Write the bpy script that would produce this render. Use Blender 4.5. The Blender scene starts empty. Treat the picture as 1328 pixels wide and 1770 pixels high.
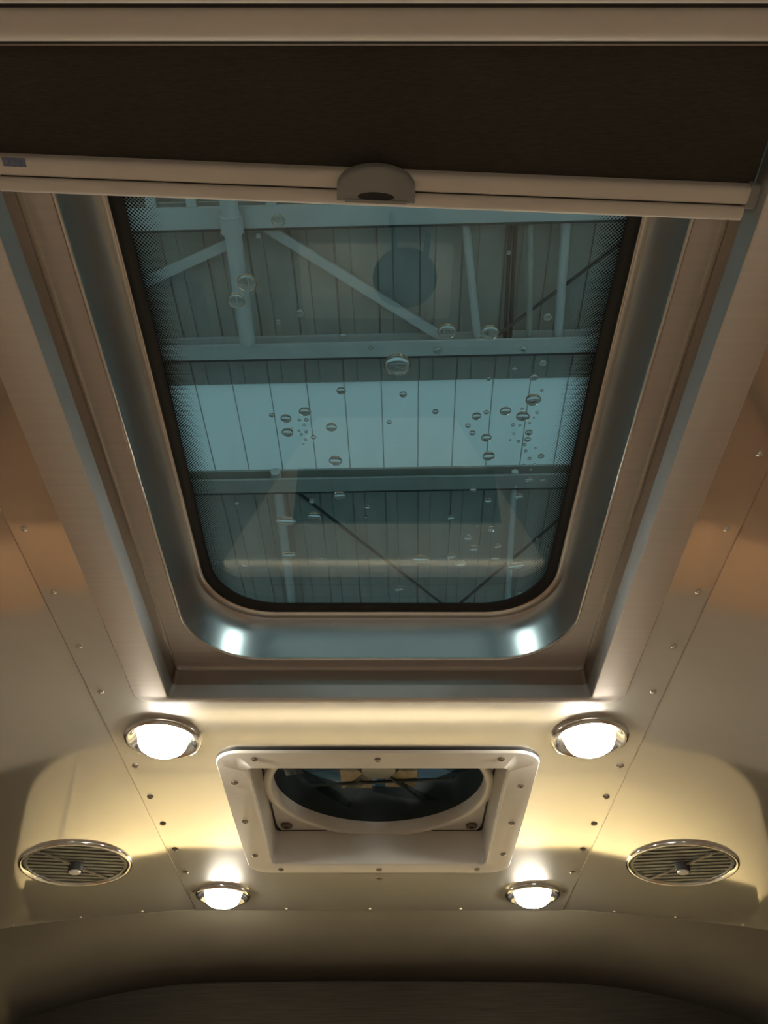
import bpy, math, random
from mathutils import Vector
random.seed(7)
S = bpy.context.scene
COL = S.collection

# ------------------------------------------------------------------ camera
CAM_Z = 1.45                      # lens height above the trailer floor
cam_d = bpy.data.cameras.new('camera')
cam = bpy.data.objects.new('camera', cam_d); COL.objects.link(cam)
cam.location = (0.008, 0.0, CAM_Z)
cam.rotation_euler = (math.radians(90 + 44), 0, 0)
cam_d.sensor_fit = 'VERTICAL'; cam_d.sensor_height = 24.0
cam_d.lens = 24.0 * 1400.0 / 1770.0
cam_d.clip_start = 0.01; cam_d.clip_end = 200
S.camera = cam

# ------------------------------------------------------------------ world (overcast daylight outside the hall)
W = bpy.data.worlds.new('world'); S.world = W; W.use_nodes = True
bg = W.node_tree.nodes['Background']
bg.inputs[0].default_value = (0.74, 0.87, 0.89, 1); bg.inputs[1].default_value = 0.72

S.view_settings.view_transform = 'Standard'
S.view_settings.look = 'None'
S.view_settings.gamma = 1
S.view_settings.use_curve_mapping = False
S.view_settings.exposure = 0.45

LAMP_POWER = 118.0                 # radiance of the warm ceiling lamps' lenses
VALANCE_POWER = 85.0              # radiance of the warm strip light over the end-wall blind
HALL_POWER = 27.0                 # radiance of the cool hall lights' diffusers

# ------------------------------------------------------------------ materials
def new_mat(name):
    m = bpy.data.materials.new(name); m.use_nodes = True
    nt = m.node_tree; b = nt.nodes['Principled BSDF']
    return m, nt, b
def rgb(c): return (c[0], c[1], c[2], 1)
def mat(name, col, rough=.5, metal=0.0, var=.06, scale=(30, 30, 30), bump=0.0, bscale=None, spec=.5, rvar=0.0):
    m, nt, b = new_mat(name)
    N, L = nt.nodes, nt.links
    tc = N.new('ShaderNodeTexCoord'); mp = N.new('ShaderNodeMapping'); mp.inputs['Scale'].default_value = scale
    nz = N.new('ShaderNodeTexNoise'); nz.inputs['Scale'].default_value = 1.0; nz.inputs['Detail'].default_value = 4
    L.new(tc.outputs['Object'], mp.inputs[0]); L.new(mp.outputs[0], nz.inputs['Vector'])
    rp = N.new('ShaderNodeValToRGB')
    rp.color_ramp.elements[0].position = .3; rp.color_ramp.elements[1].position = .7
    rp.color_ramp.elements[0].color = rgb([max(0, k * (1 - var)) for k in col])
    rp.color_ramp.elements[1].color = rgb([min(1, k * (1 + var)) for k in col])
    L.new(nz.outputs['Fac'], rp.inputs[0]); L.new(rp.outputs[0], b.inputs['Base Color'])
    b.inputs['Roughness'].default_value = rough; b.inputs['Metallic'].default_value = metal
    b.inputs['Specular IOR Level'].default_value = spec
    if rvar:
        mr = N.new('ShaderNodeMapRange'); mr.inputs['To Min'].default_value = max(.01, rough - rvar); mr.inputs['To Max'].default_value = rough + rvar
        L.new(nz.outputs['Fac'], mr.inputs[0]); L.new(mr.outputs[0], b.inputs['Roughness'])
    if bump:
        bp = N.new('ShaderNodeBump'); bp.inputs['Strength'].default_value = bump; bp.inputs['Distance'].default_value = .001
        n2 = nz
        if bscale:
            mp2 = N.new('ShaderNodeMapping'); mp2.inputs['Scale'].default_value = bscale
            n2 = N.new('ShaderNodeTexNoise'); n2.inputs['Scale'].default_value = 1.0
            L.new(tc.outputs['Object'], mp2.inputs[0]); L.new(mp2.outputs[0], n2.inputs['Vector'])
        L.new(n2.outputs['Fac'], bp.inputs['Height']); L.new(bp.outputs[0], b.inputs['Normal'])
    return m

def sheet_metal(name, col, r0, r1, mix):
    """aluminium sheet: a clear mirror lobe plus a wide satin lobe"""
    m = mat(name, col, r0, 1.0, .04, (3, 3, 3))
    nt = m.node_tree; N, L = nt.nodes, nt.links
    a = N['Principled BSDF']; out = [n for n in N if n.type == 'OUTPUT_MATERIAL'][0]
    b2 = N.new('ShaderNodeBsdfPrincipled'); b2.inputs['Metallic'].default_value = 1.0; b2.inputs['Roughness'].default_value = r1
    L.new(a.inputs['Base Color'].links[0].from_socket, b2.inputs['Base Color'])
    mx = N.new('ShaderNodeMixShader'); mx.inputs[0].default_value = mix
    L.new(a.outputs[0], mx.inputs[1]); L.new(b2.outputs[0], mx.inputs[2]); L.new(mx.outputs[0], out.inputs[0])
    return m

def emit(name, col, power):
    m = bpy.data.materials.new(name); m.use_nodes = True
    nt = m.node_tree; nt.nodes.clear()
    e = nt.nodes.new('ShaderNodeEmission'); o = nt.nodes.new('ShaderNodeOutputMaterial')
    e.inputs[0].default_value = rgb(col); e.inputs[1].default_value = power
    nt.links.new(e.outputs[0], o.inputs[0]); return m

M = {}
M['ceil'] = sheet_metal('brushed_ceiling_sheet', (.77, .745, .69), .07, .50, .30)
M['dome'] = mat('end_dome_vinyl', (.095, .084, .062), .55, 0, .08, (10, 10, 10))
M['frame'] = mat('satin_aluminium', (.64, .60, .58), .38, .75, .04, (4, 200, 4))
M['well'] = mat('polished_aluminium', (.62, .64, .65), .32, 1.0, .03, (6, 6, 6))
M['channel'] = mat('satin_channel', (.50, .52, .53), .42, 1.0, .03)
M['rail'] = mat('rail_aluminium', (.40, .37, .34), .30, 1.0, .04, (6, 120, 6))
M['bead'] = mat('bright_bead', (.72, .69, .65), .25, 1.0, .03)
M['gasket'] = mat('black_rubber', (.008, .008, .009), .55)
M['cream'] = mat('cream_plastic', (.74, .71, .66), .42, 0, .03, (20, 20, 20), spec=.4)
M['white'] = mat('off_white_plastic', (.64, .61, .56), .38, 0, .03, (20, 20, 20))
M['greyplastic'] = mat('grey_plastic', (.30, .305, .30), .35, 0, .05)
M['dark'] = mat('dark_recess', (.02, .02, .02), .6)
M['fabric'] = mat('blind_fabric', (.060, .056, .048), .9, 0, .14, (150, 1500, 40), bump=.3, spec=.1)
M['print'] = mat('blue_print', (.16, .19, .32), .5, 0, .3, (900, 300, 300))
M['chrome'] = mat('chrome', (.72, .70, .66), .14, 1.0, .02)
M['slat'] = mat('outlet_slat', (.17, .17, .15), .5, .2, .05)
M['screw'] = mat('screw_head', (.16, .13, .10), .4, .6, .05)
M['rivet'] = mat('rivet_head', (.70, .67, .6), .25, 1.0, .05)
M['wood'] = mat('wood', (.37, .215, .13), .45, 0, .25, (40, 3, 3))
M['floor'] = mat('floor_vinyl', (.44, .39, .34), .5, 0, .12, (3, 30, 3))
M['wallgrey'] = mat('wall_vinyl', (.36, .34, .31), .6, 0, .06, (8, 8, 8))
M['brown'] = mat('brown_cloth', (.024, .0195, .0135), .9, 0, .25, (12, 12, 500), bump=.2, spec=.1)
M['blind'] = mat('cream_blind', (.80, .71, .50), .7, 0, .03, (5, 5, 60))
M['pale'] = mat('pale_laminate', (.85, .82, .76), .4, 0, .03)
M['tan'] = mat('tan_motor', (.34, .28, .17), .6, 0, .3, (60, 60, 60))
M['smoke'] = mat('smoked_plastic', (.028, .036, .035), .45, 0, .2, (10, 10, 10))
M['deck'] = mat('hall_deck', (.27, .285, .255), .55, .0, .10, (8, 1.5, 8))
M['steel'] = mat('painted_steel', (.42, .45, .43), .5, 0, .06, (4, 4, 4))
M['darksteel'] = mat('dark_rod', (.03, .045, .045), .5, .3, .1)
M['hallwall'] = mat('hall_wall', (.44, .57, .63), .8, 0, .08, (1, 1, 1))
M['valance'] = emit('valance_tube_glow', (1.0, .84, .52), VALANCE_POWER)
M['lamp'] = emit('lamp_lens_glow', (1.0, .93, .80), LAMP_POWER)
M['hall'] = emit('hall_diffuser_glow', (.88, .97, 1.0), HALL_POWER)

# translucent roof light sheet: daylight from the sky passes through it
m, nt, b = new_mat('translucent_sheet'); nt.nodes.remove(b)
o = nt.nodes['Material Output']
t = nt.nodes.new('ShaderNodeBsdfTranslucent'); t.inputs[0].default_value = (.62, .74, .78, 1)
d = nt.nodes.new('ShaderNodeBsdfDiffuse'); d.inputs[0].default_value = (.5, .6, .62, 1)
mx = nt.nodes.new('ShaderNodeMixShader'); mx.inputs[0].default_value = .25
nz = nt.nodes.new('ShaderNodeTexNoise'); nz.inputs['Scale'].default_value = 2.0
cr = nt.nodes.new('ShaderNodeValToRGB'); cr.color_ramp.elements[0].color = (.58, .70, .74, 1); cr.color_ramp.elements[1].color = (.68, .80, .84, 1)
nt.links.new(nz.outputs['Fac'], cr.inputs[0]); nt.links.new(cr.outputs[0], t.inputs[0])
nt.links.new(t.outputs[0], mx.inputs[1]); nt.links.new(d.outputs[0], mx.inputs[2]); nt.links.new(mx.outputs[0], o.inputs[0])
M['rooflight'] = m

# skylight glass: thin tinted pane (clear + Fresnel mirror) with a printed black dot border along its long sides
def glass_mat(name, tint, dots=None, ior=1.5):
    m, nt, b = new_mat(name); N, L = nt.nodes, nt.links; N.remove(b); o = N['Material Output']
    tr = N.new('ShaderNodeBsdfTransparent'); tr.inputs[0].default_value = rgb(tint)
    gl = N.new('ShaderNodeBsdfGlossy'); gl.inputs['Roughness'].default_value = .01
    fr = N.new('ShaderNodeFresnel'); fr.inputs[0].default_value = ior
    mx = N.new('ShaderNodeMixShader')
    ge = N.new('ShaderNodeNewGeometry'); mr = N.new('ShaderNodeMapRange')       # same thin-pane reflectance on both faces
    mr.inputs['To Min'].default_value = ior; mr.inputs['To Max'].default_value = 1/ior
    L.new(ge.outputs['Backfacing'], mr.inputs[0]); L.new(mr.outputs[0], fr.inputs[0])
    L.new(fr.outputs[0], mx.inputs[0]); L.new(tr.outputs[0], mx.inputs[1]); L.new(gl.outputs[0], mx.inputs[2])
    last = mx
    if dots:
        half, width, pitch = dots
        def mt(op, a, bb=None):
            n = N.new('ShaderNodeMath'); n.operation = op
            for i, v in enumerate((a, bb)):
                if v is None: continue
                if isinstance(v, (int, float)): n.inputs[i].default_value = v
                else: L.new(v, n.inputs[i])
            return n.outputs[0]
        tc = N.new('ShaderNodeTexCoord'); sp = N.new('ShaderNodeSeparateXYZ'); L.new(tc.outputs['Object'], sp.inputs[0])
        x, y = sp.outputs[0], sp.outputs[1]
        u = mt('MULTIPLY', mt('ADD', x, y), 1 / pitch); v = mt('MULTIPLY', mt('SUBTRACT', x, y), 1 / pitch)
        fu = mt('SUBTRACT', mt('FRACT', mt('ADD', u, 500.0)), .5); fv = mt('SUBTRACT', mt('FRACT', mt('ADD', v, 500.0)), .5)
        dd = mt('SQRT', mt('ADD', mt('MULTIPLY', fu, fu), mt('MULTIPLY', fv, fv)))
        edge = mt('DIVIDE', mt('SUBTRACT', half, mt('ABSOLUTE', x)), width)      # 0 at the rim, 1 where the dots fade out
        rad = mt('MULTIPLY', mt('SUBTRACT', 1.0, edge), .42)
        msk = mt('LESS_THAN', dd, rad)
        bk = N.new('ShaderNodeBsdfDiffuse'); bk.inputs[0].default_value = (.01, .011, .012, 1)
        m2 = N.new('ShaderNodeMixShader'); L.new(msk, m2.inputs[0]); L.new(mx.outputs[0], m2.inputs[1]); L.new(bk.outputs[0], m2.inputs[2])
        last = m2
    L.new(last.outputs[0], o.inputs[0]); return m
M['glass'] = glass_mat('skylight_glass', (.80, .86, .825), (.190, .032, .0030), ior=1.72)
M['lid'] = glass_mat('smoked_lid', (.36, .325, .295))
M['bladeglass'] = glass_mat('smoked_blade', (.50, .58, .57))
m, nt, b = new_mat('water'); nt.nodes.remove(b); o = nt.nodes['Material Output']
g = nt.nodes.new('ShaderNodeBsdfGlass'); g.inputs['IOR'].default_value = 1.33; g.inputs['Roughness'].default_value = 0.0
nt.links.new(g.outputs[0], o.inputs[0]); M['water'] = m

# ------------------------------------------------------------------ mesh helpers
class MB:
    def __init__(s): s.v = []; s.f = []
    def add(s, vs, fs):
        k = len(s.v); s.v += [tuple(p) for p in vs]; s.f += [tuple(i + k for i in q) for q in fs]; return s
    def box(s, x0, x1, y0, y1, z0, z1):
        return s.add([(x0,y0,z0),(x1,y0,z0),(x1,y1,z0),(x0,y1,z0),(x0,y0,z1),(x1,y0,z1),(x1,y1,z1),(x0,y1,z1)],
              [(0,3,2,1),(4,5,6,7),(0,1,5,4),(1,2,6,5),(2,3,7,6),(3,0,4,7)])
    def loft(s, loops, cap0=False, cap1=False, closed=True):
        n = len(loops[0]); vs = [p for l in loops for p in l]; fs = []
        for i in range(len(loops) - 1):
            for j in range(n if closed else n - 1):
                a, b_ = i*n + j, i*n + (j+1) % n
                fs.append((a, b_, b_ + n, a + n))
        if cap0: fs.append(tuple(reversed(range(n))))
        if cap1: fs.append(tuple(range((len(loops)-1)*n, len(loops)*n)))
        return s.add(vs, fs)
    def lathe(s, prof, n=40, c=(0,0,0), cap0=False, cap1=False):
        loops = [[(c[0]+r*math.cos(2*math.pi*k/n), c[1]+r*math.sin(2*math.pi*k/n), c[2]+z) for k in range(n)] for r, z in prof]
        return s.loft(loops, cap0, cap1)
    def tube(s, p, q, r, n=12):
        p, q = Vector(p), Vector(q); d = (q - p).normalized()
        a = d.orthogonal().normalized(); b_ = d.cross(a)
        loops = [[tuple(c + a*(r*math.cos(2*math.pi*k/n)) + b_*(r*math.sin(2*math.pi*k/n))) for k in range(n)] for c in (p, q)]
        return s.loft(loops, True, True)
    def bar(s, p, q, w, h):
        """flat bar from p to q, w wide across, h thick (vertical)"""
        p, q = Vector(p), Vector(q); d = (q-p).normalized(); a = d.cross(Vector((0,0,1))).normalized()*w/2; u = Vector((0,0,h/2))
        loops = [[tuple(c + e) for e in (-a-u, a-u, a+u, -a+u)] for c in (p, q)]
        return s.loft(loops, True, True)
    def sweep(s, prof, p, q):
        """closed profile [(y, z)] extruded along x from p to q"""
        loops = [[(x, y, z) for y, z in prof] for x in (p, q)]
        return s.loft(loops, True, True)
    def build(s, name, mat_, parent=None, smooth=True, angle=35, loc=None, mesh_only=False):
        me = bpy.data.meshes.new(name); me.from_pydata(s.v, [], s.f); me.materials.append(M[mat_])
        import bmesh
        bm = bmesh.new(); bm.from_mesh(me); bmesh.ops.recalc_face_normals(bm, faces=bm.faces)
        if smooth:
            lim = math.radians(angle)
            for f in bm.faces: f.smooth = True
            for e in bm.edges:
                if len(e.link_faces) == 2 and e.calc_face_angle(0) > lim: e.smooth = False
        bm.to_mesh(me); bm.free()
        if mesh_only: return me
        return place(name, me, parent, loc)
def place(name, me, parent=None, loc=None, rot=None):
    o = bpy.data.objects.new(name, me); COL.objects.link(o)
    if parent: o.parent = parent
    if loc: o.location = loc
    if rot: o.rotation_euler = rot
    return o
def empty(name, loc=(0,0,0), rot=(0,0,0)):
    o = bpy.data.objects.new(name, None); COL.objects.link(o); o.location = loc; o.rotation_euler = rot; o.empty_display_size = .05; return o
def tag(o, label, cat, group=None):
    o['label'] = label; o['category'] = cat
    if group: o['group'] = group
    return o
def struct(o, label=None):
    o['kind'] = 'structure'
    if label: o['label'] = label
    return o
def rrect(hx, y0, y1, r, z, cx=0.0, n=10):
    pts = []
    for (px, py, a0) in ((cx+hx-r, y1-r, 0), (cx-hx+r, y1-r, 90), (cx-hx+r, y0+r, 180), (cx+hx-r, y0+r, 270)):
        for k in range(n+1):
            a = math.radians(a0 + 90*k/n); pts.append((px + r*math.cos(a), py + r*math.sin(a), z))
    return pts

ZC = CAM_Z + .5                                  # ceiling height on the centre line
def drop(X):
    a = max(0.0, abs(X) - .3175); return .05*a + .12*a*a + (1.4*(a-.42)**2 if a > .42 else 0)
def slope(X):
    a = abs(X) - .3175
    return 0 if a < 0 else math.copysign(.05 + .24*a, X)
YS = 1.55                                        # seam between ceiling and end dome
YE = 1.82                                        # end wall
YB = -2.60                                       # wall behind the camera
XW = 1.15                                        # side walls

# ------------------------------------------------------------------ trailer shell
ceil = struct(empty('ceiling', (0, 0, ZC)), 'brushed aluminium trailer ceiling in riveted sheets')
xb = [-.330, -.247, -.170, .170, .255, .330]; yb = [YB, .062, .824, .985, 1.338, YS]
mb = MB()
for i in range(5):
    for j in range(5):
        if 1 <= i <= 3 and j == 1: continue       # skylight opening
        if i == 2 and j == 3: continue            # roof vent opening
        x0, x1, y0, y1 = xb[i], xb[i+1], yb[j], yb[j+1]
        mb.add([(x0,y0,-.0022),(x1,y0,-.0022),(x1,y1,-.0022),(x0,y1,-.0022)], [(0,1,2,3)])
for sx in (-1, 1):
    mb.add([(sx*.330, YB, -.0022), (sx*.330, YS, -.0022), (sx*.3305, YS, .0005), (sx*.3305, YB, .0005)], [(0,1,2,3)])
o = mb.build('ceiling_sheet', 'ceil', ceil)
for sx in (-1, 1):
    n = 40; loops = []
    for k in range(n+1):
        X = sx*(.31 + (XW-.31)*k/n)
        loops.append([(X, YB, -drop(X)), (X, YS, -drop(X))])
    mb = MB()
    # sheet split lengthwise so that it shades evenly
    mb.loft([[(p[0], YB + (YS-YB)*j/12, p[2]) for j in range(13)] for p in [l[0] for l in loops]], closed=False)
    mb.build('ceiling_sheet', 'ceil', ceil, angle=80)
for sx in (-1, 1):
    MB().box(*sorted((sx*.3300, sx*.3318)), YB, YS, -.0012, .0002).build('seam_gap', 'rail', ceil)
# rivets on the seams
rv = MB().lathe([(.0035, 0), (.0031, -.0010), (.0018, -.0018), (.0004, -.0021)], 12, cap1=True).build('rivet', 'rivet', mesh_only=True)
sc = MB().lathe([(.0046, 0), (.0046, -.0012), (.0034, -.0022), (.0015, -.0022), (.0014, -.0010), (.0004, -.0010)], 12, cap1=True).build('screw', 'screw', mesh_only=True)
for sx in (-1, 1):
    for Y in (.172, .264, .355, .446, .537, .628, .7215, .8122):
        place('rivet', rv, ceil, (sx*.3175, Y, -.0022))
    for Y in (.993, 1.0855, 1.175, 1.270, 1.3647, 1.455):
        place('screw', sc, ceil, (sx*.3172, Y, -.0022))
for X in (-.648, -.533, -.425, -.285, -.167, -.017, .146, .285, .421, .528, .644):
    place('rivet', rv, ceil, (X, YS - .011, (-.0022 if abs(X) < .33 else -.0003) - drop(X)))
place('screw', sc, ceil, (.0003, 1.3956, -.0022))

walls = {}
for side, sx in (('left', -1), ('right', 1)):
    w = struct(empty('wall_' + side, (sx*XW, 0, 0)), 'trailer side wall')
    zt = ZC - drop(XW)
    MB().box(0 if sx > 0 else -.03, .03 if sx > 0 else 0, YB, YE, .95, zt).build('upper_panel', 'wallgrey', w)
    MB().box(-.004 if sx > 0 else -.03, .03 if sx > 0 else .004, YB, YE, 0, .95).build('wood_panel', 'wood', w)
struct(MB().box(-XW-.03, XW+.03, YB-.03, YE+.05, -.04, 0).build('floor', 'floor'), 'brown trailer floor')
struct(MB().box(-XW-.03, XW+.03, YB-.03, YB, 0, ZC+.02).build('wall_back', 'wallgrey'), 'trailer wall behind the camera')

# end wall: curved dome sheet from the seam, brown arched panel below it
front = struct(empty('wall_front', (0, YE, 0)), 'rounded end of the trailer under the last ceiling seam')
def top_edge(X):                                  # upper edge of the brown arched panel
    a = max(0.0, abs(X - .01) - .30); return CAM_Z + .4495 - .42*a*a - .02*min(1, abs(X)/.3)**2 * .1
loops = []
NX, NT = 48, 14
for i in range(NX+1):
    X = -XW + 2*XW*i/NX
    z0 = ZC - drop(X) - .0025; z1 = min(top_edge(X) + .0, z0 - .03)
    row = [(X, YS - YE, z0 + .004), (X, YS - YE, z0 + .0022)]
    for k in range(1, NT+1):
        t = k/NT
        row.append((X, YS - YE + (YE-YS)*t, z0 + .0022 + (z1 - z0 - .0022)*(1 - (1 - t)**1.7)))
    loops.append(row)
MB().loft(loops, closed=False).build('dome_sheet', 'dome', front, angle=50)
n = 48; lo = []
for i in range(n+1):
    X = -XW + 2*XW*i/n; lo.append([(X, -.012, min(top_edge(X), ZC-drop(X)-.03) + .002), (X, -.012, .0), (X, .03, 0), (X, .03, min(top_edge(X), ZC-drop(X)-.03) + .002)])
MB().loft(lo, True, True).build('brown_panel', 'brown', front, angle=30)

MB().box(-XW, XW, -.020, -.0125, 0, CAM_Z + .015).build('lower_panel', 'wallgrey', front)

# ------------------------------------------------------------------ skylight
SX = .003
sky = struct(empty('window_1', (SX, 0, CAM_Z)), 'large rounded skylight with satin aluminium frame and tinted glass')
def ring(name, mt, specs, par=sky, n=10, angle=35):
    return MB().loft([rrect(hx, y0, y1, r, z, 0, n) for hx, y0, y1, r, z in specs]).build(name, mt, par, angle=angle)
ring('outer_flange', 'frame', [(.2830, .045, .8312, .022, .4990), (.2830, .045, .8312, .022, .4950), (.2815, .0465, .8300, .021, .4935),
     (.2462, .0690, .8222, .006, .4935), (.2447, .0700, .8206, .005, .4945)])
ring('channel_wall', 'channel', [(.2447, .0700, .8206, .005, .4946), (.2405, .0740, .8164, .005, .5090)])
ring('guide_slot', 'rail', [(.2406, .0740, .8165, .005, .5090), (.2406, .0740, .8165, .005, .5305)])
ring('guide_lip', 'bead', [(.2406, .0740, .8165, .005, .5300), (.2404, .0742, .8163, .005, .5278), (.2384, .0760, .8143, .005, .5278), (.2378, .0764, .8139, .005, .5302)])
ring('inner_frame', 'frame', [(.2380, .0762, .8141, .005, .5302), (.2182, .0990, .7962, .086, .5302)], n=14)
ring('rolled_lip', 'bead', [(.2184, .0990, .7963, .086, .5300), (.2172, .1000, .7950, .085, .5284), (.2158, .1014, .7936, .084, .5284), (.2148, .1022, .7928, .083, .5300), (.2150, .1022, .7928, .083, .5320)], n=14, angle=80)
ring('well_wall', 'well', [(.2150, .1022, .7928, .083, .5318), (.2147, .1025, .7926, .083, .5430), (.2140, .1032, .7920, .083, .5540), (.2128, .1044, .7908, .082, .5640), (.2110, .1062, .7890, .081, .5720), (.2085, .1087, .7865, .080, .5780), (.2060, .1112, .7838, .079, .5812)], n=24, angle=60)
ring('ledge', 'rail', [(.2062, .1110, .7840, .079, .5812), (.2034, .1136, .7790, .078, .5818)], n=14)
ring('retaining_bead', 'bead', [(.2046, .1125, .7806, .080, .5818), (.2036, .1135, .7790, .079, .5796), (.1998, .1170, .7745, .076, .5796), (.1982, .1185, .7728, .075, .5822)], n=14, angle=80)
ring('gasket', 'gasket', [(.1990, .1180, .7734, .075, .5818), (.1972, .1200, .7700, .074, .5806), (.1890, .1280, .7600, .070, .5822), (.1880, .1290, .7585, .069, .5845)], n=14, angle=80)
GZ0, GZ1 = .5845, .5885
MB().loft([rrect(.2100, .108, .7880, .08, GZ0, 0, 14), rrect(.2100, .108, .7880, .08, GZ1, 0, 14)], True, True).build('pane', 'glass', sky, angle=30)
# roof curb that carries the pane, outside
ring('roof_curb', 'gasket', [(.2105, .107, .7890, .08, .5820), (.2230, .095, .8010, .09, .5820), (.2230, .095, .8010, .09, .5900), (.2105, .107, .7890, .08, .5900)], n=14)
ring('curb_skin', 'rail', [(.2480, .066, .826, .02, .500), (.2480, .066, .826, .02, .5840), (.2200, .097, .800, .09, .5840)], n=14)

# ------------------------------------------------------------------ roller blind
rb = tag(empty('roller_blind', (SX, .2, CAM_Z)), 'dark brown roller blind with cream bottom bar half drawn across the skylight', 'blind')
def yb_(Y): return Y - .2
BT = math.atan2(.0188, .46)                       # the bar hangs a little askew
bar_c = (0.0, yb_(.2265))
def askew(o): o.location = (bar_c[0], bar_c[1], 0); o.rotation_euler = (0, 0, BT); return o
f = MB()
nx, ny = 24, 10; vs = []; fs = []
for i in range(nx+1):
    X = -.240 + .480*i/nx
    ye = bar_c[1] - .010 + math.tan(BT)*X
    for j in range(ny+1):
        y = yb_(.118) + (ye - yb_(.118))*j/ny
        vs.append((X, y, .5075 + .0007*math.sin(X*40)*math.sin(math.pi*j/ny)))
for i in range(nx):
    for j in range(ny):
        a = i*(ny+1)+j; fs.append((a, a+1, a+ny+2, a+ny+1))
k = len(vs); vs += [(p[0], p[1], p[2]+.0008) for p in vs]; fs += [tuple(reversed([q+k for q in g_])) for g_ in fs]
f.add(vs, fs); f.build('fabric', 'fabric', rb, angle=60)
# bottom bar: two rounded cream profiles with a groove between them
def prof(y0, y1, z0, z1, r=.0022, n=4):
    pts = []
    for (cy, cz, a0) in ((y1-r, z1-r, 0), (y0+r, z1-r, 90), (y0+r, z0+r, 180), (y1-r, z0+r, 270)):
        for k in range(n+1):
            a = math.radians(a0 + 90*k/n); pts.append((cy + r*math.cos(a), cz + r*math.sin(a)))
    return pts
HB = .2365
askew(MB().sweep(prof(-.0112, .0006, .5005, .5135, .0030), -HB, HB).build('bottom_bar', 'cream', rb, angle=60))
b2 = askew(MB().sweep(prof(.0014, .0108, .4998, .5135, .0026), -HB, HB).build('bottom_bar', 'cream', rb, angle=60))
askew(MB().box(-HB+.002, HB-.002, -.0002, .0022, .5028, .512).build('groove', 'dark', rb))
for sx in (-1, 1):
    askew(MB().sweep(prof(-.0125, .0035, .5015, .5155, .002), *sorted((sx*HB, sx*(HB+.0065)))).build('end_clip', 'greyplastic', rb, angle=60))
# blue printed sticker at the left end of the bar
st = askew(MB().box(-.2300, -.2160, -.0113, -.0060, .50035, .5006).build('sticker', 'print', rb))
# arched pull handle
hx, hn = .0245, 24
def handle_profile(zb, zt, inset):
    pts = [(-hx+inset, .0052 - inset*.5, 0)]
    for k in range(hn+1):
        t = math.pi*(1 - k/hn); pts.append(((hx-inset)*math.cos(t), -.0035 - (.0135-inset)*math.sin(t), 0))
    pts.append((hx-inset, .0052 - inset*.5, 0)); return pts
hp = [[(x, y, z) for x, y, _ in handle_profile(0, 0, i)] for i, z in ((0, .5015), (0, .4955), (.0018, .4940))]
h = askew(MB().loft(hp, True, True).build('handle', 'greyplastic', rb, angle=50))
slot = [[(.0085*math.cos(2*math.pi*k/20)*1.35, .0012 + (.0022 if math.sin(2*math.pi*k/20) > 0 else .0030)*math.sin(2*math.pi*k/20), z) for k in range(20)] for z in (.4945, .4936)]
MB().loft(slot, True, True).build('finger_slot', 'dark', h)
MB().lathe([(.0012, .0), (.0012, -.0004)], 10, (0.001, .0042, .4940), True, True).build('screw_hole', 'dark', h)
MB().box(-.0195, .0195, .0030, .0050, .4932, .4945).build('handle_lip', 'greyplastic', h)
# cassette the blind rolls out of
MB().sweep(prof(yb_(.1225), yb_(.1392), .4860, .5120, .0055, 6), -.31, .31).build('cassette_front', 'cream', rb, angle=60)
MB().sweep(prof(yb_(.0500), yb_(.1202), .4840, .5120, .0030, 4), -.31, .31).build('cassette_cover', 'cream', rb, angle=60)
MB().box(-.309, .309, yb_(.1195), yb_(.1232), .4895, .511).build('cassette_gap', 'dark', rb)
MB().sweep(prof(yb_(.1395), yb_(.1412), .4925, .5100, .0007, 2), -.29, .29).build('brush_strip', 'dark', rb)
MB().sweep(prof(yb_(.1414), yb_(.1426), .4945, .5100, .0005, 2), -.29, .29).build('cassette_lip', 'rail', rb)

# ------------------------------------------------------------------ roof vent with fan
vt = tag(empty('roof_vent', (0, 1.149, CAM_Z)), 'square cream framed roof vent with round fan opening, between the warm lamps', 'roof vent')
V = lambda Y: Y - 1.149
def vring(name, mt, specs, n=8, angle=35, par=vt):
    return MB().loft([rrect(hx, V(y0), V(y1), r, z, 0, n) for hx, y0, y1, r, z in specs]).build(name, mt, par, angle=angle)
vring('frame_shadow', 'dark', [(.2092, .9468, 1.3542, .034, .4985), (.2092, .9468, 1.3542, .034, .4950), (.18, .98, 1.33, .02, .4950)], 10)  # dark ring in place of the shadow line between frame and ceiling
vring('frame', 'white', [(.18, .98, 1.33, .02, .4952), (.2095, .9465, 1.3545, .034, .4952), (.2095, .9465, 1.3545, .034, .4945), (.2077, .9483, 1.3527, .032, .4922),
      (.1730, .9900, 1.3220, .010, .4922), (.1705, .9925, 1.3190, .008, .4940)], 10)
vring('throat_wall', 'white', [(.1705, .9925, 1.3190, .008, .4940), (.1690, .9940, 1.3175, .008, .5460)])
vring('shadow_gap', 'dark', [(.1690, .9940, 1.3175, .008, .5460), (.1660, .9950, 1.3165, .008, .5460), (.1660, .9950, 1.3165, .008, .5490)])
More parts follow.
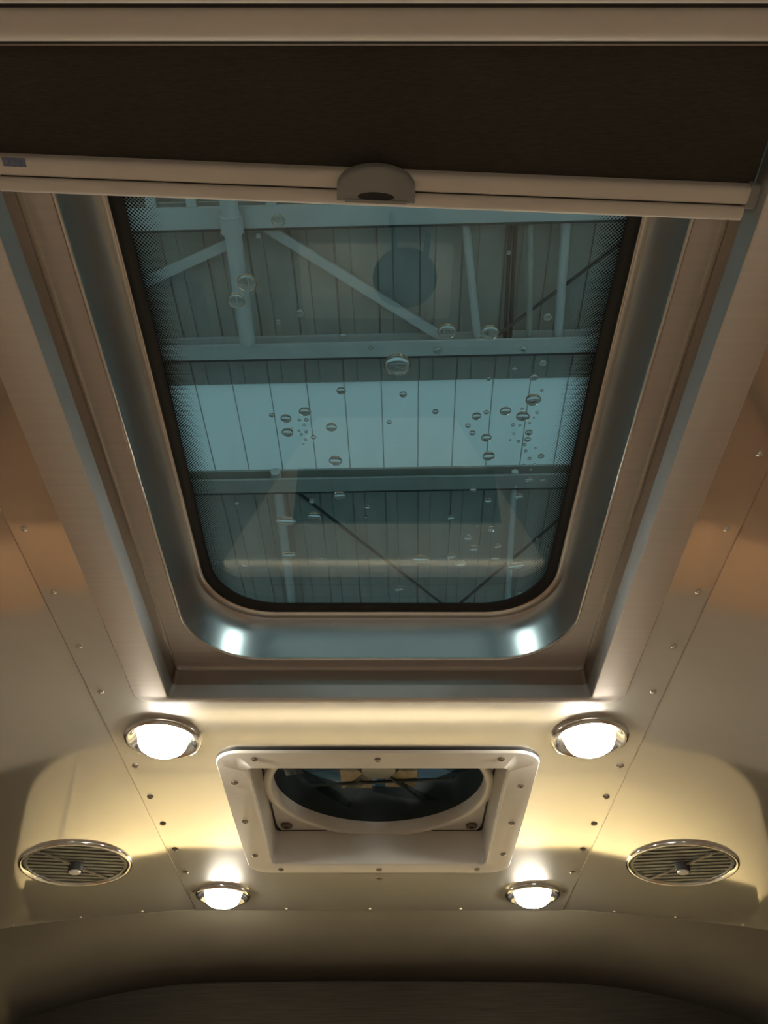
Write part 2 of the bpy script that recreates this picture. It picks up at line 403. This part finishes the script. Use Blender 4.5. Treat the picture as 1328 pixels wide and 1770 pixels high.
# screen plate with a circular hole
RC, RY = .1590, V(1.1560)
def plate(hx, y0, y1, n=64):
    inner, outer = [], []
    for k in range(n):
        a = 2*math.pi*k/n; c, s_ = math.cos(a), math.sin(a)
        inner.append((RC*c, RY + RC*s_, .5470))
        sx = hx/abs(c) if abs(c) > 1e-6 else 9; sy = ((y1-RY) if s_ > 0 else (RY-y0))/abs(s_) if abs(s_) > 1e-6 else 9
        t = min(sx, sy); outer.append((t*c, RY + t*s_, .5470))
    return [outer, inner]
MB().loft(plate(.1660, V(.9950), V(1.3165))).build('corner_plate', 'white', vt)
MB().lathe([(.1720, .5472), (.1715, .5420), (.1680, .5400), (.1620, .5400), (.1585, .5420), (.1580, .5600)], 72, (0, RY, 0)).build('fan_ring', 'white', vt, angle=80)
MB().lathe([(.1580, .5600), (.1570, .6200)], 64, (0, RY, 0)).build('fan_duct', 'smoke', vt)
for sx in (-1, 1):
    for (dx, dy) in ((.150, .140), (.150, -.135)):
        MB().lathe([(.0095, .5470), (.0095, .5435), (.0075, .5425), (.0030, .5425), (.0030, .5440)], 16, (sx*dx, RY + dy, 0), cap1=True).build('corner_knob', 'screw', vt)
for (x, y) in ((-.158, .964), (0, .966), (.158, .964), (-.158, 1.338), (0, 1.3385), (.158, 1.338),
               (-.192, 1.030), (-.193, 1.154), (-.193, 1.280), (.192, 1.040), (.193, 1.160), (.193, 1.275)):
    place('screw', sc, vt, (x, V(y), .4922))
mo = MB().box(-.060, -.012, RY+.028, RY+.088, .585, .640).box(.010, .060, RY+.028, RY+.084, .585, .640).build('motor_bracket', 'tan', vt)
MB().lathe([(.034, .640), (.034, .578), (.026, .570), (.004, .569)], 28, (0, RY, 0), cap1=True).build('motor_hub', 'smoke', vt)
for k in range(6):
    a0 = 2*math.pi*k/6 + .2; rows = []
    for i in range(7):
        r = .03 + .12*i/6; w = .30 + .10*i/6
        rows.append([(r*math.cos(a0+w*t), RY + r*math.sin(a0+w*t), .588 + .016*t + .004) for t in (-1, -.5, 0, .5, 1)])
    b_ = MB().loft(rows, closed=False); b_.build('fan_blade', 'bladeglass', vt, angle=80)
MB().tube((-.11, RY+.075, .583), (.12, RY+.05, .583), .0025, 8).tube((.0, RY+.02, .583), (.075, RY+.135, .583), .0025, 8).build('guard_wire', 'darksteel', vt)
vring('vent_lid', 'lid', [(.20, .955, 1.345, .03, .622), (.20, .955, 1.345, .03, .650), (.15, 1.0, 1.30, .03, .672), (.02, 1.13, 1.17, .01, .676)], angle=80)
vring('lid_curb', 'rail', [(.205, .95, 1.35, .03, .50), (.205, .95, 1.35, .03, .622)])

# ------------------------------------------------------------------ ceiling lamps
def make_lamp(loc):
    e = empty('ceiling_lamp', loc)
    MB().lathe([(.0485, .0), (.0485, -.0030), (.0470, -.0056), (.0440, -.0066), (.0410, -.0060), (.0385, -.0030), (.0340, -.0016), (.0305, -.0010), (.0295, .0)], 48).build('trim_ring', 'chrome', e, angle=80)
    MB().lathe([(.0308, -.0005), (.0306, -.0055), (.0294, -.0100), (.0265, -.0148), (.0208, -.0186), (.0122, -.0208), (.0010, -.0216)], 40, cap1=True).build('lens', 'lamp', e, angle=80)
    return e
def copy_tree(o):
    c = o.copy(); COL.objects.link(c)
    for ch in o.children:
        d_ = ch.copy(); COL.objects.link(d_); d_.parent = c
    return c
zl = ZC - .0022
l0 = make_lamp((-.2659, .9183, zl))
G = 'lit round ceiling lamps'
tag(l0, 'lit round ceiling lamp at the lower left corner of the skylight', 'lamp', G)
for loc, lab in [((.2625, .9160, zl), 'lit round ceiling lamp at the lower right corner of the skylight'),
                 ((-.2701, 1.4650, zl), 'small lit round ceiling lamp below the left end of the roof vent'),
                 ((.2640, 1.4610, zl), 'small lit round ceiling lamp below the right end of the roof vent')] + [
                 ((sx*.2660, y, zl), 'added fill lamp in the ceiling behind the camera, %s row, %s from the skylight' % (side, nth))
                 for sx, side in ((-1, 'left'), (1, 'right')) for y, nth in ((-.35, 'first'), (-.90, 'second'), (-1.45, 'third'), (-2.0, 'fourth'))]:  # rear lamps are added, unseen fill for the general brightness
    c = copy_tree(l0); c.location = loc; tag(c, lab, 'lamp', G)

# ------------------------------------------------------------------ round louvred outlets
def make_outlet(sx):
    X = sx*.4778; z = ZC - drop(X)
    e = empty('air_outlet', (X, 1.305, z), (0, math.atan(slope(X)), 0))
    MB().lathe([(.0860, .0005), (.0860, -.0026), (.0845, -.0044), (.0815, -.0048), (.0785, -.0034), (.0770, -.0012), (.0760, .0)], 56).build('rim', 'chrome', e, angle=80)
    MB().lathe([(.0772, -.0010), (.0765, -.0024), (.0735, -.0024), (.0725, .0)], 56).build('inner_bezel', 'slat', e, angle=60)
    MB().lathe([(.0770, -.0006), (.0010, -.0006)], 40, cap1=True).build('backing', 'dark', e)
    n = 11
    for k in range(n):
        y = -.064 + .128*k/(n-1); hw = math.sqrt(max(0, .0735**2 - y*y))
        p0 = MB().box(-hw, hw, y-.0034, y+.0034, -.0015, -.0004)
        s_ = p0.build('slat', 'slat', e, smooth=False)
        s_.rotation_euler = (0, 0, math.radians(-20*sx))
    a = math.radians(62)
    MB().bar((-sx*-.073*math.cos(a), -.073*math.sin(a), -.0042), (-sx*.073*math.cos(a), .073*math.sin(a), -.0042), .003, .002).build('strut', 'screw', e)
    kb = MB().lathe([(.0115, -.002), (.0115, -.009), (.0105, -.0120), (.0085, -.0130)], 24).build('knob', 'dark', e)
    MB().lathe([(.0090, -.0128), (.0080, -.0150), (.0010, -.0158)], 24, cap1=True).build('knob_cap', 'white', kb)
    return e
tag(make_outlet(-1), 'round louvred ceiling outlet with chrome rim left of the roof vent', 'air outlet', 'round louvred ceiling outlets')
tag(make_outlet(1), 'round louvred ceiling outlet with chrome rim right of the roof vent', 'air outlet', 'round louvred ceiling outlets')

# ------------------------------------------------------------------ furnishing of the trailer end (mirrored in the ceiling and in the glass)
bl = tag(empty('window_blind', (.025, YE - .021, CAM_Z + .172)), 'wide cream window blind with rounded corners on the end wall, mirrored in the ceiling', 'blind')
def rx(hx, hz, r, y, n=10):
    pts = []
    for (px, pz, a0) in ((hx-r, hz-r, 0), (-hx+r, hz-r, 90), (-hx+r, -hz+r, 180), (hx-r, -hz+r, 270)):
        for k in range(n+1):
            a = math.radians(a0 + 90*k/n); pts.append((px + r*math.cos(a), y, pz + r*math.sin(a)))
    return pts
MB().loft([rx(.772, .158, .090, 0), rx(.772, .158, .090, -.006), rx(.766, .152, .085, -.008)], True, True).build('shade', 'blind', bl)
MB().box(-.690, -.682, -.0095, -.006, -.155, .155).build('shade_rib', 'wallgrey', bl)
MB().box(-.60, .60, -.0095, -.006, -.055, -.050).build('hem_bar', 'wallgrey', bl)
vl = tag(empty('valance_light', (.019, YE - .013, CAM_Z + .342)), 'warm strip light under a brown valance above the cream window blind', 'strip light')
MB().box(-.72, .72, -.075, 0, .006, .012).box(-.72, .72, -.075, -.069, -.030, .006).build('valance', 'brown', vl)
MB().tube((-.70, -.045, -.010), (.70, -.045, -.010), .008, 10).build('light_tube', 'valance', vl)
sh = tag(MB().box(-.46, .46, -.06, 0, -.11, -.02).build('wall_shelf', 'cream', loc=(0, YE - .021, CAM_Z + .0)), 'pale wall shelf under the cream window blind', 'shelf')
for sx, side in ((-1, 'left'), (1, 'right')):
    cb = tag(empty('corner_cabinet', (sx*.88, YE - .168, 0)), 'warm wooden corner cabinet at the %s of the end wall' % side, 'cabinet', 'wooden corner cabinets')
    MB().box(-.235, .235, -.13, .145, 0, 1.02).build('body', 'wood', cb)
    dr = MB().box(-.215, .215, -.148, -.131, .06, .98).build('door', 'wood', cb)
    MB().tube((-sx*.17, -.160, .70), (-sx*.17, -.160, .82), .006).build('handle', 'chrome', dr)
cn = empty('console', (.015, YE - .021, 0)); tag(cn, 'pale tapered console hung on the end wall, mirrored in the skylight glass', 'console')
MB().add([(x, y, z) for y in (-.10, 0) for x, z in ((-.225, .55), (.225, .55), (.435, 1.165), (-.450, 1.165))],
         [(0,1,2,3),(7,6,5,4),(0,4,5,1),(1,5,6,2),(2,6,7,3),(3,7,4,0)]).build('body', 'pale', cn)
MB().box(-.27, .33, -.104, -.09, .80, 1.026).build('dark_front', 'brown', cn)
so = tag(empty('stool', (.075, 1.344, 0)), 'low dark round stool on the trailer floor', 'stool')
MB().lathe([(.10, .27), (.104, .285), (.10, .30), (.01, .302)], 32, cap0=True, cap1=True).build('seat', 'dark', so)
for k in range(3):
    a = 2*math.pi*k/3; MB().tube((.06*math.cos(a), .06*math.sin(a), .272), (.085*math.cos(a), .085*math.sin(a), 0), .010).build('leg', 'dark', so)
tag(MB().loft([rrect(.27, -.15, .15, .02, z) for z in (0, .008)], True, True).build('floor_mat', 'pale', loc=(-.02, 1.52, .0)), 'pale floor mat below the end wall', 'mat')

# ------------------------------------------------------------------ the hall outside
HR = (0, 0, -.025)                                # the hall stands slightly turned against the trailer
HZ = CAM_Z
def hobj(o): o.rotation_euler = HR; return o
hall = hobj(struct(empty('ceiling_hall', (0, 0, HZ + 4.74)), 'grey ribbed hall roof seen through the skylight'))
PW = .27
def panel_mesh(name, y0, y1, mt):
    pr = [(-PW/2, .012), (-PW/2+.010, .012), (-PW/2+.013, 0), (-.034, 0), (-.032, .006), (-.027, .006), (-.025, 0), (PW/2, 0), (PW/2, .05), (-PW/2, .05)]
    return MB().loft([[(x, y, zz) for x, zz in pr] for y in (y0, y1)], True, True).build(name, mt, mesh_only=True, smooth=False)
pm_a = panel_mesh('roof_panel', .2, 3.55, 'deck'); pm_c = panel_mesh('roof_panel', 4.47, 9.5, 'deck')
pm_b = MB().box(-PW/2, PW/2, 3.55, 4.47, .010, .013).build('roof_light_sheet', 'rooflight', mesh_only=True, smooth=False)
pm_d = MB().box(-PW/2, -PW/2+.007, 3.55, 4.47, .004, .010).build('glazing_bar', 'steel', mesh_only=True, smooth=False)
for k in range(-11, 12):
    x = k*PW + .03
    place('roof_panel', pm_a, hall, (x, 0, 0)); place('roof_panel', pm_c, hall, (x, 0, 0)); place('roof_light_sheet', pm_b, hall, (x, 0, 0)); place('glazing_bar', pm_d, hall, (x, 0, 0))
XE = 11.5*PW + .03; XM = -11.5*PW + .03
mb = MB()
for (x0, x1, y0, y1) in ((-9, XM, -9, 9.5), (XE, 9, -9, 9.5), (XM, XE, -9, .2)):
    mb.box(x0, x1, y0, y1, 0, .03)
mb.build('roof_deck', 'deck', hall)
for side, bx in (('hall_left', (-9.1, -9, -9, 9.5)), ('hall_right', (9, 9.1, -9, 9.5)), ('hall_back', (-9.1, 9.1, -9.1, -9)), ('hall_front', (-9.1, 9.1, 9.5, 9.6))):
    hobj(struct(MB().box(*bx, -.6, HZ + 4.80).build('wall_' + side, 'hallwall'), 'hall wall outside the trailer'))
hobj(struct(MB().box(-9.1, 9.1, -9.1, 9.6, -.7, -.6).build('floor_hall', 'hallwall'), 'concrete hall floor below the trailer'))
def ibeam(name, y0, y1, z0, z1, tf, tw, label, x=8.9, mt='steel'):
    pr = [(y0, z0), (y1, z0), (y1, z1), (y0 + .03, z1), (y0 + .03, z1-tf), (y1 - 2*tw, z1-tf), (y1 - 2*tw, z0+tf), (y0, z0+tf)]
    o = MB().sweep(pr, -x, x).build(name, mt, smooth=False)
    MB().box(-x, x, y1 - .002, y1 + .012, z0 - .004, z0 + .03).build('edge_shadow', 'darksteel', o)  # dark strip standing in for the shadow line along the far edge
    o.location = (0, 0, HZ); hobj(o)
    return tag(o, label, 'beam', 'hall roof beams')
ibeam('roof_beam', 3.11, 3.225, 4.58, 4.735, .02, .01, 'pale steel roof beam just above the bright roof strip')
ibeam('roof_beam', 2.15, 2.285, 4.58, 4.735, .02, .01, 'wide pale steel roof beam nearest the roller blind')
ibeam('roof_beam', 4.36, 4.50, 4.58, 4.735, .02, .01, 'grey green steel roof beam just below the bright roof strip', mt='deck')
gd = tag(hobj(empty('ladder_girder', (0, 0, HZ))), 'pale ladder girder with cross cleats beside the roller blind', 'girder')
MB().box(-8.7, 8.7, 1.86, 1.96, 4.58, 4.66).build('chord', 'steel', gd)
for k in range(-7, 8):
    MB().box(k*.235-.03, k*.235+.03, 1.955, 2.148, 4.59, 4.63).build('cleat', 'steel', gd)
def rod(name, p, q, r, mt, label, cat, flat=False, dz=0):
    z = HZ + 4.65 + dz; k = (4.65 + dz)/4.75; p = (p[0]*k, p[1]*k); q = (q[0]*k, q[1]*k)
    p, q = Vector((p[0], p[1], z)), Vector((q[0], q[1], z)); c = (p+q)/2
    mb = MB().bar(p-c, q-c, r*2, .02) if flat else MB().tube(p-c, q-c, r, 14)
    o = mb.build(name, mt); o.location = c; return tag(o, label, cat)
pp = rod('roof_pipe', (-.93, 1.90), (-.936, 3.22), .052, 'steel', 'thick pale pipe crossing the roof bay near the left end of the blind', 'pipe', dz=-.14)
MB().tube((0, -.25, 0), (0, -.14, 0), .068, 14).build('coupling', 'steel', pp)
rod('roof_pipe', (.494, 2.25), (.65, 3.169), .026, 'steel', 'thin pale pipe meeting the beam below the blind handle side', 'pipe')
rod('roof_pipe', (1.12, 2.25), (1.2075, 3.169), .030, 'steel', 'pale pipe nearest the right dotted glass border', 'pipe')
rod('roof_pipe', (.90, 2.25), (1.014, 3.216), .022, 'deck', 'grey green pipe beside the dark cables', 'pipe')
rod('cable', (.784, 2.30), (.847, 3.264), .012, 'darksteel', 'left one of two dark cables running across the roof bay', 'cable', dz=.045)
rod('cable', (.815, 2.30), (.885, 3.264), .012, 'darksteel', 'right one of two dark cables running across the roof bay', 'cable', dz=.045)
rod('brace', (-.75, 2.36), (.42, 3.19), .032, 'steel', 'long pale diagonal brace across the middle of the roof bay', 'brace', True)
rod('brace', (-1.55, 2.76), (-.93, 2.47), .032, 'steel', 'short pale diagonal brace left of the thick pipe', 'brace', True)
rod('brace_rod', (1.75, 2.24), (.789, 3.169), .011, 'darksteel', 'thin dark diagonal rod at the right of the upper roof bay', 'brace')
rod('brace_rod', (-.70, 4.69), (.62, 6.247), .013, 'darksteel', 'thin dark diagonal rod in the lower roof bay, left one', 'brace')
rod('brace_rod', (1.75, 4.63), (.74, 6.168), .013, 'darksteel', 'thin dark diagonal rod in the lower roof bay, right one', 'brace')
rod('roof_pipe', (-.862, 4.45), (-.872, 6.6), .040, 'steel', 'pale pipe in the lower roof bay on the left', 'pipe')
rod('roof_pipe', (1.06, 4.45), (1.19, 6.2), .026, 'steel', 'thin pale pipe in the lower roof bay on the right', 'pipe')
# hall lights, beside and in front of the trailer
def make_hall_light(x, y):
    e = hobj(empty('hall_light', (x, y, HZ + 4.1)))
    MB().box(-.97, .97, -1.2, 1.2, .02, .09).build('housing', 'steel', e)
    MB().loft([rrect(.95, -1.18, 1.18, .03, .02), rrect(.95, -1.18, 1.18, .03, -.05), rrect(.92, -1.15, 1.15, .03, -.07)], True, True).build('diffuser', 'hall', e)
    MB().tube((0, -.5, .09), (0, -.5, .64), .006).build('hanger', 'steel', e); MB().tube((0, .5, .09), (0, .5, .64), .006).build('hanger', 'steel', e)
    return e
for x, xs in ((-4.6, 'left'), (4.6, 'right')):
    for y, ys in ((-4.3, 'behind'),):
        tag(make_hall_light(x, y), 'large white hall light on the %s, %s the trailer' % (xs, ys), 'hall light', 'hall lights')

# ------------------------------------------------------------------ water drops on the glass
P_F, P_A = 1400.0, math.radians(44)
UNIT = MB()
rings = [(1.0, 0.0), (.985, .10), (.93, .22), (.82, .32), (.64, .41), (.42, .465), (.20, .49)]
n = 16
loops = [[(r*math.cos(2*math.pi*k/n), r*math.sin(2*math.pi*k/n), z) for k in range(n)] for r, z in rings]
UNIT.loft(loops, True, False)
UNIT.add([(0, 0, .5)] + loops[-1], [(0, 1+k, 1+(k+1) % n) for k in range(n)])
import bmesh
drop_me = UNIT.build('water_drop', 'water', mesh_only=True, angle=60)
bm = bmesh.new(); bm.from_mesh(drop_me); bmesh.ops.remove_doubles(bm, verts=bm.verts, dist=1e-5); bmesh.ops.recalc_face_normals(bm, faces=bm.faces); bm.to_mesh(drop_me); bm.free()
#DROPS#
DROPS = [
    (0.0197, 0.4231, 11.72, 1.00, 'largest water drop on the skylight glass, just above the bright roof strip'),
    (-0.1029, 0.3426, 7.96, 1.00, 'large clear water drop over the thick pale pipe, upper one of a pair'),
    (-0.1135, 0.3590, 7.15, 1.00, 'large clear water drop over the thick pale pipe, lower one of a pair'),
    (-0.0727, 0.2901, 5.29, 1.00, 'round water drop just under the blind bar at the top of the long diagonal brace'),
    (0.0616, 0.3886, 8.36, 0.90, 'broad water drop on the pale beam at the foot of the long diagonal brace'),
    (0.0981, 0.3897, 8.12, 0.90, 'broad water drop on the pale beam at the foot of the thin dark rod'),
    (0.0547, 0.4085, 4.02, 1.00, 'small water drop on the edge of the pale beam right of the largest drop'),
    (-0.0620, 0.3711, 3.86, 1.00, 'faint water drop in the roof bay right of the thick pale pipe'),
    (-0.0308, 0.4517, 4.19, 1.00, 'dark rimmed water drop at the upper edge of the bright strip'),
    (0.0254, 0.4557, 3.42, 1.00, 'small dark water drop under the largest drop, on the bright strip'),
    (0.0557, 0.4758, 2.95, 1.00, 'lone small water drop on the bright strip, right of its middle'),
    (0.0129, 0.4883, 2.44, 1.00, 'lone tiny water drop in the middle of the bright strip'),
    (-0.0965, 0.4799, 2.69, 1.00, 'leftmost tiny water drop on the bright strip'),
    (-0.0837, 0.4841, 5.14, 1.00, 'ring shaped water drop at the left of the left drop cluster, upper one'),
    (-0.0838, 0.5010, 5.49, 1.00, 'streaky water drop at the left of the left drop cluster, lower one'),
    (-0.0655, 0.4758, 5.63, 0.90, 'wide water drop on top of the left drop cluster'),
    (-0.0417, 0.4946, 5.19, 1.00, 'round ringed water drop alone right of the left drop cluster'),
    (-0.0397, 0.5374, 6.53, 0.95, 'round water drop at the lower edge of the bright strip, left half'),
    (0.1422, 0.4363, 4.13, 0.90, 'glinting water drop above the right end of the bright strip'),
    (0.1446, 0.4620, 7.15, 0.90, 'widest water drop on top of the right drop cluster'),
    (0.1375, 0.4817, 6.47, 0.85, 'wide glinting water drop in the right drop cluster under the widest one'),
    (0.1206, 0.4751, 5.36, 0.90, 'tilted water drop left of the right drop cluster'),
    (0.0943, 0.4813, 4.58, 1.00, 'dark water drop on the bright strip with a tiny one to its right'),
    (0.0921, 0.5014, 3.02, 1.00, 'small dark water drop above and left of a ringed drop on the strip'),
    (0.1058, 0.5076, 4.98, 1.00, 'ringed glinting water drop on the lower right of the bright strip'),
    (0.1103, 0.5313, 5.93, 1.00, 'tilted glinting water drop at the lower edge of the bright strip, right half'),
    (0.1456, 0.5010, 3.57, 1.00, 'mid size water drop in the middle of the right drop cluster'),
    (0.1615, 0.5313, 3.11, 1.00, 'small water drop at the lower right of the right drop cluster'),
    (-0.0376, 0.5855, 6.82, 0.70, 'water drop on the dark line of the lower beam, left of the middle'),
    (-0.0956, 0.6244, 11.64, 0.50, 'long flat water drop in the lower left of the glass'),
    (-0.0653, 0.6155, 7.30, 0.65, 'glinting flat water drop at the start of the left dark rod'),
    (-0.0977, 0.6786, 8.65, 0.55, 'flat water drop below the long flat one in the lower left'),
    (0.0486, 0.6855, 9.99, 0.60, 'long flat water drop on the left dark rod near the lower edge'),
    (0.0254, 0.7379, 5.70, 0.80, 'lowest water drop on the glass, near the middle of the frame edge'),
    (0.1563, 0.6974, 10.41, 0.55, 'long flat glinting water drop on the right dark rod in the lower right corner'),
    (0.0942, 0.6934, 6.16, 0.80, 'water drop in the lower right, second of a close pair'),
    (0.0824, 0.6805, 5.45, 0.80, 'water drop in the lower right, first of a close pair'),
    (0.1319, 0.6835, 5.15, 0.70, 'slanting water drop left of the long flat one in the lower right corner'),
    (0.1533, 0.5626, 4.07, 0.80, 'glinting water drop on the lower beam at the right'),
    (0.1468, 0.5863, 4.45, 0.80, 'glinting water drop on the dark line of the lower beam at the right'),
    (0.0787, 0.6182, 3.96, 0.90, 'small bright edged water drop above the close pair in the lower right'),
    (-0.1443, 0.5965, 2.39, 1.00, 'tiny glinting water drop by the left border above the long flat drop'),
    (-0.1485, 0.6954, 2.92, 1.00, 'tiny glinting water drop in the rounded lower left corner'),
    (0.1665, 0.7444, 3.04, 1.00, 'tiny glinting water drop in the rounded lower right corner'),
    (0.1679, 0.5634, 3.20, 0.70, 'faint water drop at the right end of the lower beam'),
    (-0.0713, 0.4855, 1.71, 1.00, 'tiny water drop in the left drop cluster on the bright strip, uppermost'),
    (-0.0648, 0.4855, 2.27, 1.00, 'tiny water drop in the left drop cluster on the bright strip, second from the top'),
    (-0.0672, 0.4918, 1.72, 1.00, 'tiny water drop in the left drop cluster on the bright strip, third from the top'),
    (-0.0789, 0.4958, 1.15, 1.00, 'tiny water drop in the left drop cluster on the bright strip, fourth from the top'),
    (-0.0726, 0.4986, 1.44, 1.00, 'tiny water drop in the left drop cluster on the bright strip, fifth from the top'),
    (-0.0658, 0.5003, 1.73, 1.00, 'tiny water drop in the left drop cluster on the bright strip, sixth from the top'),
    (-0.0707, 0.5032, 1.45, 1.00, 'tiny water drop in the left drop cluster on the bright strip, seventh from the top'),
    (-0.0594, 0.5068, 2.61, 1.00, 'tiny water drop in the left drop cluster on the bright strip, eighth from the top'),
    (-0.0674, 0.5102, 1.75, 1.00, 'tiny water drop in the left drop cluster on the bright strip, ninth from the top'),
    (-0.0700, 0.5156, 1.46, 1.00, 'tiny water drop in the left drop cluster on the bright strip, tenth from the top'),
    (0.1510, 0.4511, 1.65, 1.00, 'tiny water drop in the right drop cluster on the bright strip, uppermost'),
    (0.1358, 0.4724, 1.68, 1.00, 'tiny water drop in the right drop cluster on the bright strip, second from the top'),
    (0.1503, 0.4765, 1.97, 1.00, 'tiny water drop in the right drop cluster on the bright strip, third from the top'),
    (0.1479, 0.4827, 1.13, 1.00, 'tiny water drop in the right drop cluster on the bright strip, fourth from the top'),
    (0.1449, 0.4893, 1.43, 1.00, 'tiny water drop in the right drop cluster on the bright strip, fifth from the top'),
    (0.1295, 0.4918, 2.00, 1.00, 'tiny water drop in the right drop cluster on the bright strip, sixth from the top'),
    (0.1361, 0.4925, 1.43, 1.00, 'tiny water drop in the right drop cluster on the bright strip, seventh from the top'),
    (0.1315, 0.5025, 1.44, 1.00, 'tiny water drop in the right drop cluster on the bright strip, eighth from the top'),
    (0.1456, 0.5097, 3.20, 1.00, 'tiny water drop in the right drop cluster on the bright strip, ninth from the top'),
    (0.1288, 0.5105, 1.16, 1.00, 'tiny water drop in the right drop cluster on the bright strip, tenth from the top'),
    (0.1373, 0.5119, 1.75, 1.00, 'tiny water drop in the right drop cluster on the bright strip, eleventh from the top'),
    (0.1434, 0.5163, 2.05, 1.00, 'tiny water drop in the right drop cluster on the bright strip, twelfth from the top'),
    (0.1546, 0.5208, 1.18, 1.00, 'tiny water drop in the right drop cluster on the bright strip, thirteenth from the top'),
    (0.1456, 0.5245, 1.77, 1.00, 'tiny water drop in the right drop cluster on the bright strip, fourteenth from the top'),
    (0.1505, 0.5344, 2.08, 1.00, 'tiny water drop in the right drop cluster on the bright strip, fifteenth from the top'),
    (0.1564, 0.5425, 1.80, 1.00, 'tiny water drop in the right drop cluster on the bright strip, sixteenth from the top'),
    (0.1456, 0.5432, 1.80, 1.00, 'tiny water drop in the right drop cluster on the bright strip, seventeenth from the top'),
    (0.1538, 0.5491, 1.81, 1.00, 'tiny water drop in the right drop cluster on the bright strip, eighteenth from the top'),
    (0.1030, 0.4765, 2.54, 1.00, 'tiny water drop beside the dark drop right on the strip, uppermost'),
    (0.0870, 0.4925, 2.58, 1.00, 'tiny water drop beside the dark drop right on the strip, second from the top'),
    (-0.0891, 0.3023, 2.11, 1.00, 'small faint water drop above the bright strip, uppermost'),
    (0.1062, 0.3163, 2.15, 1.00, 'small faint water drop above the bright strip, second from the top'),
    (0.1451, 0.3744, 3.56, 1.00, 'small faint water drop above the bright strip, third from the top'),
    (-0.0811, 0.3795, 2.56, 1.00, 'small faint water drop above the bright strip, fourth from the top'),
    (-0.0271, 0.3938, 3.11, 1.00, 'small faint water drop above the bright strip, fifth from the top'),
    (-0.0035, 0.4056, 2.10, 1.00, 'small faint water drop above the bright strip, sixth from the top'),
    (0.1288, 0.4073, 3.16, 1.00, 'small faint water drop above the bright strip, seventh from the top'),
    (0.1478, 0.4213, 3.20, 1.00, 'small faint water drop above the bright strip, eighth from the top'),
    (0.1237, 0.4281, 2.69, 1.00, 'small faint water drop above the bright strip, ninth from the top'),
    (0.1019, 0.4382, 2.17, 1.00, 'small faint water drop above the bright strip, tenth from the top'),
    (0.1423, 0.5731, 1.54, 1.00, 'small water drop in the lower right part of the glass, uppermost'),
    (0.0986, 0.5764, 3.71, 1.00, 'small water drop in the lower right part of the glass, second from the top'),
    (0.1154, 0.5931, 3.76, 1.00, 'small water drop in the lower right part of the glass, third from the top'),
    (0.1072, 0.6307, 1.94, 1.00, 'small water drop in the lower right part of the glass, fourth from the top'),
    (0.1225, 0.6361, 4.22, 1.00, 'small water drop in the lower right part of the glass, fifth from the top'),
    (0.0988, 0.6500, 4.60, 1.00, 'small water drop in the lower right part of the glass, sixth from the top'),
    (0.1741, 0.6515, 1.97, 1.00, 'small water drop in the lower right part of the glass, seventh from the top'),
    (0.1326, 0.6632, 3.65, 1.00, 'small water drop in the lower right part of the glass, eighth from the top'),
    (0.1067, 0.6670, 4.67, 1.00, 'small water drop in the lower right part of the glass, ninth from the top'),
    (0.1870, 0.6670, 3.00, 1.00, 'small water drop in the lower right part of the glass, tenth from the top'),
    (0.1144, 0.6894, 1.70, 1.00, 'small water drop in the lower right part of the glass, eleventh from the top'),
    (-0.0666, 0.5939, 3.14, 1.00, 'tiny water drop in the lower left part of the glass, uppermost'),
    (-0.0094, 0.6025, 3.16, 1.00, 'tiny water drop in the lower left part of the glass, second from the top'),
    (-0.0109, 0.6173, 1.92, 1.00, 'tiny water drop in the lower left part of the glass, third from the top'),
    (-0.0608, 0.6825, 2.02, 1.00, 'tiny water drop in the lower left part of the glass, fourth from the top'),
    (-0.1773, 0.6884, 2.37, 1.00, 'tiny water drop in the lower left part of the glass, fifth from the top'),
    (-0.1835, 0.6994, 2.39, 1.00, 'tiny water drop in the lower left part of the glass, sixth from the top'),
]
for i, (x, y, r, asp, lab) in enumerate(DROPS):          # x, y in metres, contact radius in millimetres
    o = place('water_drop', drop_me, None, (x, y, CAM_Z + GZ1 + .0001))
    o.scale = (r/1000, r/1000*asp, r/1000*(.85 + .15*asp)); o.rotation_euler = (0, 0, random.uniform(-.25, .25) if asp < 1 else random.uniform(0, 6.28))
    tag(o, lab, 'water drop', 'water drops on the skylight glass')
